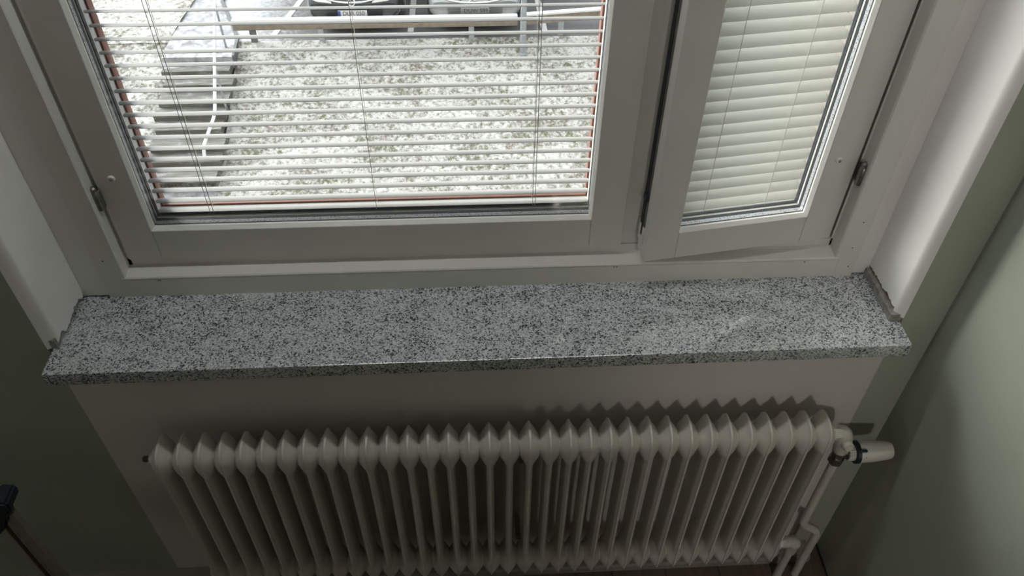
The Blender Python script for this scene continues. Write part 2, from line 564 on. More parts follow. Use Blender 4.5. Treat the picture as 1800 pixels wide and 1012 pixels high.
# ------------------------------------------------------------------ window
win = empty('window_1', (0.8013, W, ZS)); win['kind'] = 'structure'
WI = Matrix.Translation((-0.8013, -W, -ZS))
def wpart(name, bm, mat, smooth=False):
    o = obj(name, bm, mat, win, smooth)
    o.matrix_parent_inverse = WI
    return o
FX0, FX1, IX0, IX1 = 0.0653, 1.5372, 0.1103, 1.4905
FZT = ZT-0.004
# bottom frame member
bm = bmesh.new()
add_prism(bm, [(W, ZS), (W, 0.9235), (W+0.0022, 0.9245), (W, 0.9255), (W, 0.9275), (W+0.0020, 0.930), (0.161, 0.9325), (0.166, 0.9345), (0.166, 0.952), (0.21, 0.958), (0.21, 0.985), (0.27, 0.985), (0.27, ZS)], 'x', 0.1012, 1.4998)
wpart('frame_sill_rail', bm, M['frame_paint'])
# jambs
for s, xo, xi, xb, xc, xs in ((1, FX0, IX0, 0.1165, 0.150, 0.1009), (-1, FX1, IX1, 1.4868, 1.452, 1.5001)):
    bm = bmesh.new()
    tail = [(xi, 0.166), (xb, 0.166), (xb, 0.212), (xc, 0.212), (xc, 0.27), (xo, 0.27)]
    add_prism(bm, [(xo, W), (xs, W), (xs, 0.30-0.03), (xo, 0.27)], 'z', ZS, 0.9300)
    add_prism(bm, [(xo, W), (xi - s*0.002, W), (xi, W+0.003)] + tail, 'z', 0.9300, FZT)
    wpart('frame_jamb', bm, M['frame_paint'])
bm = bmesh.new()
add_box(bm, 0.118, 1.485, W, 0.27, FZT-0.05, FZT, bevel=0.001); wpart('frame_head_rail', bm, M['frame_paint'])
# mullion
bm = bmesh.new()
add_prism(bm, [(1.0640, 0.1665), (1.0940, 0.1665), (1.0940, 0.206), (1.118, 0.206), (1.118, 0.27), (1.036, 0.27), (1.036, 0.206), (1.0640, 0.206)], 'z', 0.9885, FZT-0.05)
wpart('mullion', bm, M['frame_paint'])
bm = bmesh.new()
add_box(bm, 1.064, 1.118, 0.1675, 0.209, 0.953, 0.9875, bevel=0.0008); wpart('mullion_foot', bm, M['frame_paint'])
# nail holes
for x, z in ((0.170, 0.9215), (0.1735, 0.9215), (1.049, 0.922), (1.055, 0.922), (1.431, 0.9205)):
    bm = bmesh.new(); add_lathe(bm, [(0, 0.0012), (0.0008, 0.0013)], (x, W-0.0006, z), (0, 1, 0), 8); wpart('nail_hole', bm, M['hole'])
for x, z in ((0.083, 0.975), (1.5175, 0.955), (1.519, 1.02), (1.524, 0.905)):
    bm = bmesh.new(); add_lathe(bm, [(0, 0.0012), (0.0008, 0.0013)], (x, W-0.0006, z), (0, 1, 0), 8); wpart('nail_hole', bm, M['hole'])
# hinges
for x, z in ((0.1125, 1.108), (1.4885, 1.122)):
    bm = bmesh.new()
    add_lathe(bm, [(-0.024, 0.004), (-0.023, 0.0065), (-0.004, 0.0065), (-0.0035, 0.0055), (-0.0025, 0.0055), (-0.002, 0.0068), (0.014, 0.0068), (0.0155, 0.0055), (0.017, 0.0062), (0.023, 0.006), (0.026, 0.003)], (x, 0.150, z), (0, 0, 1), 14)
    add_box(bm, x-0.003, x+0.008 if x < 1 else x+0.004, 0.150, 0.166, z-0.022, z+0.016, bevel=0.001)
    o = wpart('hinge', bm, M['steel'], True)

# sashes: local frame: x along the sash, y from the room outwards, z world height
SZ0, SZ1 = 0.955, ZT-0.057
def make_sash(parent, pinv, length, g0, g1, gz0, inner0, inner1, theta, origin):
    """inner leaf 45 mm, outer leaf to 92 mm"""
    Rm = Matrix.Translation(origin) @ Matrix.Rotation(theta, 4, 'Z')
    gz1 = SZ1 - 0.068
    def fin(name, bm, mat, par, smooth=False):
        bm.transform(Rm)
        o = obj(name, bm, mat, par, smooth)
        if par is parent: o.matrix_parent_inverse = pinv
        return o
    # the sash part itself: the outer leaf behind the inner rails
    bm = bmesh.new()
    y0, y1 = 0.0445, 0.0730
    for b in ((inner0, g0, SZ0+0.035, SZ1-0.03), (g1, inner1, SZ0+0.035, SZ1-0.03), (g0, g1, SZ0+0.035, gz0), (g0, g1, gz1, SZ1-0.03)):
        add_box(bm, b[0], b[1], y0, y1, b[2], b[3])
    sash = fin('sash', bm, M['bead_paint'], parent)
    bm = bmesh.new()
    y0, y1 = 0.0735, 0.0915
    e = 0.0035
    for b in ((inner0, g0+e, SZ0+0.035, SZ1-0.03), (g1-e, inner1, SZ0+0.035, SZ1-0.03), (g0+e, g1-e, SZ0+0.035, gz0+e), (g0+e, g1-e, gz1-e, SZ1-0.03)):
        add_box(bm, b[0], b[1], y0, y1, b[2], b[3])
    o = fin('outer_cladding', bm, M['outer_red'], sash); o['label'] = 'red-brown outer cladding'
    gp = 0.0004
    for nm, x0, x1, z0, z1 in (('stile', 0, g0, SZ0, SZ1), ('stile', g1, length, SZ0, SZ1), ('rail', g0+gp, g1-gp, SZ0, gz0), ('rail', g0+gp, g1-gp, gz1, SZ1)):
        bm = bmesh.new()
        add_box(bm, x0, x1, 0, 0.0445, z0, z1, bevel=0.0010)
        fin(nm, bm, M['frame_paint'], sash)
    # glazing beads with mitred corners
    d0, d1, lip = 0.0005, 0.0085, 0.0045
    L, Rr, B, Tt = g0, g1, gz0, gz1
    def bead(pa, pb, na, nb):
        # from corner pa to pb ; inward offsets
        bm = bmesh.new()
        (xa, za), (xb, zb) = pa, pb
        A = [bm.verts.new((xa, d0, za)), bm.verts.new((xa+na[0]*lip, d1, za+na[1]*lip)), bm.verts.new((xa+na[0]*lip, d1+0.004, za+na[1]*lip)), bm.verts.new((xa, d1+0.004, za))]
        Bv = [bm.verts.new((xb, d0, zb)), bm.verts.new((xb+nb[0]*lip, d1, zb+nb[1]*lip)), bm.verts.new((xb+nb[0]*lip, d1+0.004, zb+nb[1]*lip)), bm.verts.new((xb, d1+0.004, zb))]
        for i in range(4):
            bm.faces.new([A[i], A[(i+1) % 4], Bv[(i+1) % 4], Bv[i]])
        bm.faces.new(A[::-1]); bm.faces.new(Bv)
        fin('glazing_bead', bm, M['bead_paint'], sash)
    bead((L, B), (Rr, B), (1, 1), (-1, 1))
    bead((L, Tt), (Rr, Tt), (1, -1), (-1, -1))
    bead((L, B), (L, Tt), (1, 1), (1, -1))
    bead((Rr, B), (Rr, Tt), (-1, 1), (-1, -1))
    def ring(name, y0, y1, t, mat):
        bm = bmesh.new()
        for b in ((L, L+t, B, Tt), (Rr-t, Rr, B, Tt), (L+t, Rr-t, B, B+t), (L+t, Rr-t, Tt-t, Tt)):
            add_box(bm, b[0], b[1], y0, y1, b[2], b[3])
        return fin(name, bm, mat, sash)
    g = ring('gasket', 0.0095, 0.0158, 0.0044, M['black_rubber']); g['label'] = 'black inner rubber gasket'
    s = ring('spacer', 0.0162, 0.0262, 0.0034, M['spacer']); s['label'] = 'perforated silver spacer bar'
    g = ring('gasket', 0.0266, 0.0356, 0.0026, M['dark_seal']); g['label'] = 'dark outer glazing seal'
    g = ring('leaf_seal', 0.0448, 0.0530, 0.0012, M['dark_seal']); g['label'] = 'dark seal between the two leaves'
    for y0, y1 in ((0.0120, 0.0159), (0.0263, 0.0300)):
        bm = bmesh.new(); add_box(bm, L+0.0005, Rr-0.0005, y0, y1, B+0.0005, Tt-0.0005); fin('pane', bm, M['glass'], sash)
    bm = bmesh.new(); add_box(bm, L+0.0065, Rr-0.0065, 0.0790, 0.0828, B+0.0065, Tt-0.0065); fin('pane', bm, M['glass'], sash)
    return sash, fin

TH = math.radians(8.134)
OS = (1.1008, 0.1098, 0)
sashA, finA = make_sash(win, WI, 1.0627-0.1172, 0.1800-0.1172, 1.0000-0.1172, 1.0235, 0.036, 0.912, 0.0, (0.1172, 0.1576, 0))
sashB, finB = make_sash(win, WI, 0.3845, 0.0605, 0.3195, 1.0185, 0.036, 0.350, TH, OS)
sashB['label'] = 'right sash swung slightly open into the room'
# screw caps
for fin, sash, x, z in ((finA, sashA, 0.1483-0.1172, 1.1454), (finB, sashB, 0.3433, 1.1485)):
    bm = bmesh.new()
    add_lathe(bm, [(-0.0045, 0.0035), (-0.0045, 0.0055), (-0.003, 0.0066), (0.001, 0.0068)], (x, 0.0, z), (0, 1, 0), 18)
    o = fin('screw_cap', bm, M['white_plastic'], sash, True)
    bm = bmesh.new()
    add_lathe(bm, [(-0.0056, 0.0026), (-0.004, 0.0026)], (x, 0.0, z), (0, 1, 0), 10)
    o = fin('screw_recess', bm, M['skirting'], sash)
bm = bmesh.new(); add_box(bm, 0.3186, 0.3194, 0.0535, 0.0725, 1.0190, SZ1-0.07); finB('shade_strip', bm, M['skirting'], sashB)['label'] = 'grey strip for the shade beside the slat ends'  # shade on the sash side, put in as a grey strip
# lock strip and seals on the free edge of the open sash
bm = bmesh.new(); add_box(bm, -0.0016, 0.0002, 0.0215, 0.0290, 0.998, SZ1-0.01); o = finB('lock_strip', bm, M['steel'], sashB); o['label'] = 'steel locking strip on the sash edge'
bm = bmesh.new(); add_box(bm, -0.0026, 0.0002, 0.0292, 0.0340, 1.0, SZ1-0.01); finB('edge_seal', bm, M['black_rubber'], sashB)
bm = bmesh.new(); add_box(bm, -0.0022, 0.0002, 0.0375, 0.0425, 1.0, SZ1-0.01); finB('edge_seal', bm, M['black_rubber'], sashB)
bm = bmesh.new(); add_box(bm, -0.0062, 0.0, 0.0225, 0.038, 1.083, 1.097, bevel=0.001); finB('lock_bolt', bm, M['black_rubber'], sashB)
bm = bmesh.new()
add_box(bm, -0.0030, -0.0002, 0.0185, 0.0262, 0.984, 1.022); add_box(bm, -0.0030, -0.0002, 0.0345, 0.0425, 0.984, 1.022); add_box(bm, -0.0030, -0.0002, 0.0262, 0.0345, 0.984, 0.996)
o = finB('slotted_piece', bm, M['white_plastic'], sashB)  # white slotted piece low on the sash edge

# ------------------------------------------------------------------ venetian blinds
def slat_mesh(name, length, width=0.0222, crown=0.0019, th=0.0005, mat=None):
    bm = bmesh.new()
    n = 6
    cut = 0.0045
    up, dn = [], []
    for side in (0, 1):
        row_u, row_d = [], []
        for k in range(n+1):
            t = k/n*2-1
            y = t*width/2; z = crown*(1-t*t)
            ch = cut*max(0, abs(t)-0.45)/0.55
            x = ch if side == 0 else length-ch
            row_u.append(bm.verts.new((x, y, z))); row_d.append(bm.verts.new((x, y, z-th)))
        up.append(row_u); dn.append(row_d)
    for k in range(n):
        bm.faces.new([up[0][k], up[1][k], up[1][k+1], up[0][k+1]])
        bm.faces.new([dn[0][k], dn[0][k+1], dn[1][k+1], dn[1][k]])
    for s in (0, 1):
        for k in range(n):
            bm.faces.new([up[s][k], up[s][k+1], dn[s][k+1], dn[s][k]])
    for k in (0, n):
        bm.faces.new([up[0][k], up[1][k], dn[1][k], dn[0][k]])
    return mesh(name, bm, mat or M['slat'], True)

def make_blind(label, origin, theta, x0, x1, yb, z_first, pitch, count, tilt, ladders, gap_low, lift, width=0.0222, crown=0.0019, mat='slat', cord='cord'):
    root = empty('venetian_blind', origin, theta)
    tag(root, label, 'blind', 'venetian blinds between the panes')
    L = x1-x0
    me = slat_mesh('slat', L, width, crown, 0.0005, M[mat])
    zs = [z_first + i*pitch for i in range(count)]
    for i, z in enumerate(zs):
        o = link('slat', me, root, (x0, yb, z), (tilt + random.uniform(-0.02, 0.02), 0, random.uniform(-0.0006, 0.0006)))
    # bottom rail
    bm = bmesh.new()
    zb = z_first - gap_low
    pts = [(yb-0.0105, zb-0.003), (yb-0.0105, zb+0.001), (yb-0.006, zb+0.0032), (yb+0.006, zb+0.0032), (yb+0.0105, zb+0.001), (yb+0.0105, zb-0.003)]
    add_prism(bm, pts, 'x', x0+0.002, x1-0.002)
    obj('bottom_rail', bm, M[mat], root)
    ztop = zs[-1] + 0.012
    bm = bmesh.new(); add_box(bm, x0, x1, yb-0.012, yb+0.012, ztop, ztop+0.022, bevel=0.001); obj('head_rail', bm, M['slat'], root)
    c, s = math.cos(tilt)*0.0116, math.sin(tilt)*0.0116
    for xl in ladders:
        bm = bmesh.new()
        add_tube(bm, [(xl, yb-c, zb), (xl, yb-c, ztop)], 0.00055, 5)
        add_tube(bm, [(xl, yb+c, zb), (xl, yb+c, ztop)], 0.00055, 5)
        for z in zs:
            add_tube(bm, [(xl, yb-c, z-s-0.0012), (xl, yb+c, z+s-0.0012)], 0.0005, 4)
        obj('ladder_cord', bm, M[cord], root)
    for xl in lift:
        bm = bmesh.new()
        add_tube(bm, [(xl, yb-0.0128, zb), (xl, yb-0.0128, ztop)], 0.0006, 5)
        obj('lift_cord', bm, M['cord'], root)
    return root

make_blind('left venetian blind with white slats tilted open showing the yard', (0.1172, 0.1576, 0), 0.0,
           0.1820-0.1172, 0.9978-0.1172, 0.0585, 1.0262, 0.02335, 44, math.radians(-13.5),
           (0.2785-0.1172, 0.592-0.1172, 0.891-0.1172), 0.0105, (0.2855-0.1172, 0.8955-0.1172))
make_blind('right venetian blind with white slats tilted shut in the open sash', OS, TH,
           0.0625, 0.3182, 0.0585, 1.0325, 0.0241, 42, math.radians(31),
           (0.1265, 0.2525), 0.015, (), 0.0248, 0.0013, 'lit_slat', 'lit_cord')

# ------------------------------------------------------------------ radiator
RY = -0.082; RX0 = 0.156; RP = 0.03991; NS = 34
RZB, RZT = 0.134, 0.692
HZ0, HZ1 = 0.184, 0.642
rad = empty('radiator', (RX0 + RP*(NS-1)/2, RY, 0))
tag(rad, 'long white enamelled column radiator under the granite sill', 'radiator')
RI = Matrix.Translation((-(RX0 + RP*(NS-1)/2), -RY, 0))

def section_mesh():
    """one pressed-steel section: seam flange in the middle plane, hubs bulging to meet the neighbours"""
    bm = bmesh.new()
    hd = 0.0385
    cr = 0.036
    nz, nu = 70, 12
    zl = []
    for k in range(nz+1):
        t = k/nz
        t = 0.5 - 0.5*math.cos(t*math.pi)
        t = 0.45*t + 0.55*k/nz
        zl.append(RZB + (RZT-RZB)*t)
    def halfd(z):
        e = min(z-RZB, RZT-z)
        if e >= cr: return hd
        q = 1-e/cr
        return max(0.004, hd-0.0 - cr*0.86*(1-math.sqrt(max(0, 1-q*q))))
    us = [-1, -0.93, -0.8, -0.62, -0.42, -0.2, 0, 0.2, 0.42, 0.62, 0.8, 0.93, 1]
    def thick(y, z, u):
        d = min(math.hypot(y, z-HZ0), math.hypot(y, z-HZ1))
        ed = min(z-RZB, RZT-z)
        col = 0.0017 + 0.0070*math.sqrt(max(0, 1-(u/0.95)**2)) if abs(u) < 0.95 else 0.0017
        col *= min(1, 0.25 + ed/0.03)
        col = max(col, 0.0017)
        r0 = 0.0230
        if d < r0: hub = RP/2
        else:
            q = min(1, (d-r0)/0.027)
            hub = RP/2*(1-q)**1.15
        a, b = col, hub
        kk = 0.004                                 # smooth union of column and hub
        h = max(kk-abs(a-b), 0)/kk
        v = max(a, b) + h*h*kk*0.25
        if abs(u) > 0.9: v = min(v, 0.0019)
        return min(v, RP/2)
    grids = {}
    for sgn in (1, -1):
        g = []
        for z in zl:
            h = halfd(z)
            g.append([bm.verts.new((sgn*thick(u*h, z, u), u*h, z)) for u in us])
        for i in range(nz):
            for j in range(len(us)-1):
                bm.faces.new([g[i][j], g[i][j+1], g[i+1][j+1], g[i+1][j]])
        grids[sgn] = g
    a, b = grids[1], grids[-1]
    for i in range(nz):
        for j in (0, len(us)-1):
            bm.faces.new([a[i][j], a[i+1][j], b[i+1][j], b[i][j]])
    for i in (0, nz):
        for j in range(len(us)-1):
            bm.faces.new([a[i][j], a[i][j+1], b[i][j+1], b[i][j]])
    return mesh('radiator_section', bm, M['rad_paint'], True)
sec = section_mesh()
for i in range(NS):
    o = link('section', sec, rad, (RX0 + RP*i, RY, 0))
    o.matrix_parent_inverse = RI
def rpart(name, bm, mat, smooth=True, parent=None, label=None):
    o = obj(name, bm, mat, parent or rad, smooth)
    if parent is None: o.matrix_parent_inverse = RI
    if label: o['label'] = label
    return o
# weld rings between sections
ring_bm = bmesh.new()
add_lathe(ring_bm, [(-0.0022, 0.0205), (-0.0016, 0.0222), (0.0016, 0.0222), (0.0022, 0.0205)], (0, 0, 0), (1, 0, 0), 24)
ring_me = mesh('weld_ring', ring_bm, M['rad_paint'], True)
for i in range(NS-1):
    for hz in (HZ0, HZ1):
        o = link('weld_ring', ring_me, rad, (RX0 + RP*(i+0.5), RY, hz)); o.matrix_parent_inverse = RI
# end plug with bleed screw on the left
bm = bmesh.new()
add_lathe(bm, [(0, 0.018), (0.004, 0.018), (0.004, 0.010), (0.010, 0.010)], (RX0-RP/2, RY, HZ1), (-1, 0, 0), 16)
rpart('end_plug', bm, M['rad_paint'])
bm = bmesh.new()
add_lathe(bm, [(0.010, 0.0045), (0.012, 0.0062), (0.022, 0.0062), (0.024, 0.004)], (RX0-RP/2, RY, HZ1), (-1, 0, 0), 12)
rpart('bleed_screw', bm, M['dark_steel'], label='dull dark bleed screw')
# wall brackets
for x in (0.295, 0.86, 1.365):
    bm = bmesh.new()
    add_box(bm, x-0.006, x+0.006, RY+0.02, -0.001, 0.540, 0.555, bevel=0.002)
    add_box(bm, x-0.012, x+0.012, -0.006, -0.001, 0.52, 0.57, bevel=0.002)
    rpart('wall_bracket', bm, M['skirting'], False)
    bm = bmesh.new()
    add_box(bm, x-0.006, x+0.006, RY+0.02, -0.001, 0.215, 0.228, bevel=0.002)
    rpart('wall_bracket', bm, M['skirting'], False)
# valve at the top right
xe = RX0 + RP*(NS-1) + RP/2
bm = bmesh.new()
add_lathe(bm, [(-0.004, 0.021), (0.003, 0.021), (0.003, 0.0175), (0.006, 0.0185), (0.016, 0.0185), (0.018, 0.015), (0.022, 0.015)], (xe, RY, HZ1), (1, 0, 0), 6)
rpart('union_nut', bm, M['rad_paint'], False)
vx = 1.5325
bm = bmesh.new()
path = smooth_path([(xe+0.008, RY, HZ1), (1.520, RY, HZ1-0.004), (1.530, RY, 0.602), (vx, RY, 0.578)], 0.016, 8)
add_tube(bm, path, [0.0160 + 0.0035*math.sin(min(1, i/(len(path)-1))*math.pi) for i in range(len(path))], 18)
add_lathe(bm, [(0.0, 0.0115), (0.024, 0.0115), (0.028, 0.009)], (1.5245, RY-0.002, 0.617), (0.1, -1, 0.3), 14)
vb = rpart('valve_elbow', bm, M['rad_paint'])
bm = bmesh.new()
add_lathe(bm, [(0, 0.0165), (0.012, 0.0165), (0.014, 0.0125), (0.030, 0.0125), (0.031, 0.0165), (0.046, 0.0165), (0.048, 0.0125), (0.052, 0.0125)], (vx+0.001, RY, HZ1-0.060), (0, 0, -1), 6)
add_lathe(bm, [(0.0, 0.009), (0.016, 0.009), (0.016, 0.0115), (0.021, 0.0115)], (vx+0.008, RY, 0.566), (1, 0, 0.02), 14)
rpart('valve_body', bm, M['steel'], label='bare metal valve body with hexagonal nuts')
# thermostat head
tx = 1.5555
bm = bmesh.new()
add_lathe(bm, [(0.010, 0.021), (0.0165, 0.0235), (0.045, 0.0232), (0.070, 0.0205), (0.084, 0.0185), (0.0885, 0.0165), (0.0895, 0.010)], (tx, RY, 0.566), (1, 0, 0.02), 28)
th = rpart('thermostat_head', bm, M['white_plastic'], label='white plastic thermostat head')
bm = bmesh.new()
add_lathe(bm, [(0.008, 0.0215), (0.0085, 0.0245), (0.0165, 0.0248), (0.0175, 0.0215)], (tx, RY, 0.566), (1, 0, 0.02), 28)
add_lathe(bm, [(0.0, 0.0030), (0.013, 0.0032), (0.015, 0.002)], (tx+0.012, RY-0.012, 0.566+0.0215), (1, -0.1, 0.1), 10)
rpart('dial_ring', bm, M['blue_black'], parent=th, label='blue-black ring with a pointer')
bm = bmesh.new()
for k in range(22):
    a = 2*math.pi*k/22
    add_box(bm, tx-0.006, tx+0.008, RY+math.cos(a)*0.0165-0.0011, RY+math.cos(a)*0.0165+0.0011, 0.566+math.sin(a)*0.0165-0.0011, 0.566+math.sin(a)*0.0165+0.0011)
add_lathe(bm, [(-0.006, 0.015), (-0.005, 0.0165), (0.008, 0.0165)], (tx, RY, 0.566), (1, 0, 0.02), 24)
rpart('knurled_nut', bm, M['white_plastic'], False, parent=th)
for a in (0.55, 1.15):
    bm = bmesh.new()
    p = Vector((tx+0.026, RY - math.sin(a)*0.0232, 0.566 + math.cos(a)*0.0232))
    add_lathe(bm, [(-0.0004, 0.0012), (0.0006, 0.0012)], p, (0, -math.sin(a), math.cos(a)), 8)
    rpart('dial_dot', bm, M['ink'], parent=th)
# supply pipe with its jog, return valve and return pipe
bm = bmesh.new()
add_tube(bm, smooth_path([(vx+0.001, RY, 0.535), (vx+0.001, RY, 0.268), (1.586, RY+0.004, 0.222), (1.586, RY+0.004, 0.0)], 0.022, 6), 0.0100, 14)
rpart('supply_pipe', bm, M['rad_paint'])
bm = bmesh.new()
add_lathe(bm, [(-0.004, 0.021), (0.003, 0.021), (0.003, 0.015), (0.010, 0.016), (0.020, 0.016), (0.022, 0.012)], (xe, RY, HZ0), (1, 0, 0), 6)
rpart('union_nut', bm, M['rad_paint'], False)
bm = bmesh.new()
path = smooth_path([(xe+0.015, RY, HZ0), (1.5365, RY, HZ0), (1.5365, RY, HZ0-0.045)], 0.022, 6)
add_tube(bm, path, [0.014]*4 + [0.0175]*(len(path)-6) + [0.0145]*2, 16)
rpart('return_valve', bm, M['rad_paint'])
bm = bmesh.new()
add_tube(bm, [(1.5365, RY, HZ0-0.02), (1.5365, RY, 0.0)], 0.0100, 14)
rpart('return_pipe', bm, M['rad_paint'])

# ------------------------------------------------------------------ stand at the left
st = empty('stand', (-0.150, -0.15, 0))
tag(st, 'upright aluminium channel post with a dark clamp head by the left wall', 'stand')
bm = bmesh.new()
prof = [(u*0.44 - 0.004, v*0.6) for u, v in [(-0.034, 0.018), (-0.034, -0.018), (-0.027, -0.018), (-0.024, 0.010), (-0.006, 0.010), (-0.004, -0.018), (0.003, -0.020), (0.006, -0.012), (0.034, -0.006), (0.034, 0.018)]]
add_prism(bm, prof, 'z', 0.0, 0.575)
obj('post', bm, M['alu'], st)
bm = bmesh.new()
add_prism(bm, [(-0.085, 0.535), (-0.024, 0.533), (0.002, 0.562), (0.014, 0.603), (0.030, 0.616), (0.040, 0.632), (0.036, 0.648), (0.014, 0.652), (0.004, 0.640), (-0.008, 0.622), (-0.016, 0.640), (-0.034, 0.650), (-0.085, 0.648)], 'y', -0.026, 0.020)
bmesh.ops.bevel(bm, geom=bm.edges[:], offset=0.004, segments=2, affect='EDGES')
obj('clamp_head', bm, M['blue_black'], st, True)['label'] = 'blue-black plastic clamp head with two horns'
bm = bmesh.new()
add_box(bm, -0.09, 0.05, -0.05, 0.05, 0.0, 0.012, bevel=0.003)
obj('foot', bm, M['blue_black'], st)

# ------------------------------------------------------------------ outdoors
ZG = -5.2
SL = 0.35
YE = 12.83
def zl(y): return ZG - SL*max(0.0, YE-y)
PATHX0, PATHX1 = -4.62, -3.36
# lawn sloping down towards the house
bm = bmesh.new()
nx, ny = 150, 110
g = []
for j in range(ny+1):
    y = 3.0 + (YE-3.0)*j/ny
    row = []
    for i in range(nx+1):
        x = -13 + 24*i/nx
        h = 0.035*noise.noise(Vector((x*2.2, y*2.2, 0))) + 0.02*noise.noise(Vector((x*6, y*6, 3)))
        if PATHX0+0.12 < x < PATHX1-0.14: h = -0.30
        if j == ny: h = 0
        row.append(bm.verts.new((x, y, zl(y)+h)))
    g.append(row)
for j in range(ny):
    for i in range(nx):
        bm.faces.new([g[j][i], g[j][i+1], g[j+1][i+1], g[j+1][i]])
lawn = struct('lawn', bm, M['lawn'], True)
bm = bmesh.new()
add_box(bm, -40, 40, YE, 60, ZG-0.3, ZG)
lot = struct('parking_lot', bm, M['asphalt'])
bm = bmesh.new(); add_box(bm, -40, 40, 0.30, 3.0, zl(3.0)-0.3, zl(3.0)); struct('house_verge', bm, M['lawn'])
# left half of the parking level is lawn too: a raised snowy bed beside the path
bm = bmesh.new()
nx, ny = 60, 40
g = []
for j in range(ny+1):
    y = YE-0.02 + 9*j/ny
    row = []
    for i in range(nx+1):
        x1 = -4.66 + 0.075*(y-YE)
        x = -13 + (x1+13)*i/nx
        row.append(bm.verts.new((x, y, ZG + 0.004 + min(1, j/4)*(0.03 + 0.025*noise.noise(Vector((x*3, y*3, 0)))))))
    g.append(row)
for j in range(ny):
    for i in range(nx):
        bm.faces.new([g[j][i], g[j][i+1], g[j+1][i+1], g[j+1][i]])
struct('lawn_bank', bm, M['lawn'], True)
# path slab above the steps
bm = bmesh.new()
add_prism(bm, [(-4.62, 12.25), (-3.40, 12.25), (-3.45, 12.90), (-4.02, 14.40), (-4.10, 20.0), (-4.40, 20.0), (-4.55, 14.4), (-4.64, 12.9)], 'z', ZG-0.2, ZG+0.012)
struct('path', bm, M['path'])
bm = bmesh.new()
add_prism(bm, [(-3.40, 12.25), (-3.36, 12.25), (-3.40, 12.92), (-3.97, 14.42), (-4.05, 20), (-4.10, 20.0), (-4.02, 14.40), (-3.45, 12.90)], 'z', ZG-0.2, ZG+0.035)
struct('path_kerb', bm, M['post_dark'])
# steps
stairs = empty('garden_steps', (-3.98, 12.25, ZG))
tag(stairs, 'flight of wet stone steps climbing the snowy lawn to the parking', 'steps')
STEP_TOPS = []
y = 12.26; z = ZG
k = 0
while y > 9.9:
    t = 0.30 + 0.03*((k*7) % 3 - 1)
    x0 = PATHX0 + 0.02 + 0.04*((k*5) % 3); x1 = PATHX1 + 0.03*((k*3) % 4) - 0.06
    zt = z - 0.105
    STEP_TOPS.append((y-t-0.02, y, zt))
    bm = bmesh.new()
    add_box(bm, x0, x1, y-t-0.02, y, zt-0.12, zt, bevel=0.008)
    bm.normal_update()
    for f in bm.faces:
        if f.normal.z > 0.9: f.material_index = 1
    o = obj('step', bm, [M['step'], M['tread']], stairs)
    o.matrix_parent_inverse = Matrix.Translation((3.98, -12.25, -ZG))
    y -= t; z -= t*SL; k += 1
YS_END = y
# lower path of flagstones continuing from the foot of the steps
k = 0
while y > 6.2:
    t = 0.62 + 0.08*(k % 2)
    bm = bmesh.new()
    xs = 0.10*(12.3-y)*0.35
    vs = add_box(bm, PATHX0 + 0.05 + xs*0.6, PATHX1 + xs, y-t+0.025, y, -0.08, 0.0, bevel=0.01)
    for v in bm.verts: v.co.z += zl(v.co.y) - 0.075
    o = obj('flagstone', bm, M['path'], stairs)
    o.matrix_parent_inverse = Matrix.Translation((3.98, -12.25, -ZG))
    y -= t; k += 1
def step_top(yy):
    for a, b, zt in STEP_TOPS:
        if a <= yy <= b: return zt
    return ZG + 0.012 if yy > 12.2 else zl(yy)
# handrail of the steps
hr = empty('handrail', (-3.85, 12.2, ZG))
tag(hr, 'thin pale tubular handrail running up the garden steps', 'handrail')
HI = Matrix.Translation((3.85, -12.2, -ZG))
pts = [(-3.43, 9.74, -5.56), (-3.41, 9.77, -5.37), (-3.30, 10.36, -5.16), (-3.45, 11.54, -4.75), (-3.58, 12.69, -4.33), (-3.75, 14.6, ZG+0.9), (-3.9, 17.5, ZG+0.9)]
bm = bmesh.new(); add_tube(bm, smooth_path(pts, 0.12, 5), 0.026, 10)
obj('rail_tube', bm, M['rail_white'], hr, True).matrix_parent_inverse = HI
for x, yy in ((-3.42, 11.3), (-3.57, 12.6), (-3.75, 14.6)):
    bm = bmesh.new(); add_tube(bm, [(x, yy, step_top(yy)+0.002), (x, yy, zl(yy)+0.88)], 0.02, 8)
    obj('rail_post', bm, M['galv'], hr, True).matrix_parent_inverse = HI
# painted bay lines
for (xa, ya, xb, yb) in ((-2.79, 13.05, -2.36, 15.0), (-0.287, 13.08, -0.235, 18.0), (2.206, 13.03, 2.06, 18.0)):
    bm = bmesh.new()
    add_prism(bm, [(xa-0.055, ya), (xa+0.055, ya), (xb+0.055, yb), (xb-0.055, yb)], 'z', ZG+0.002, ZG+0.008)
    obj('bay_line', bm, M['line'], lot)
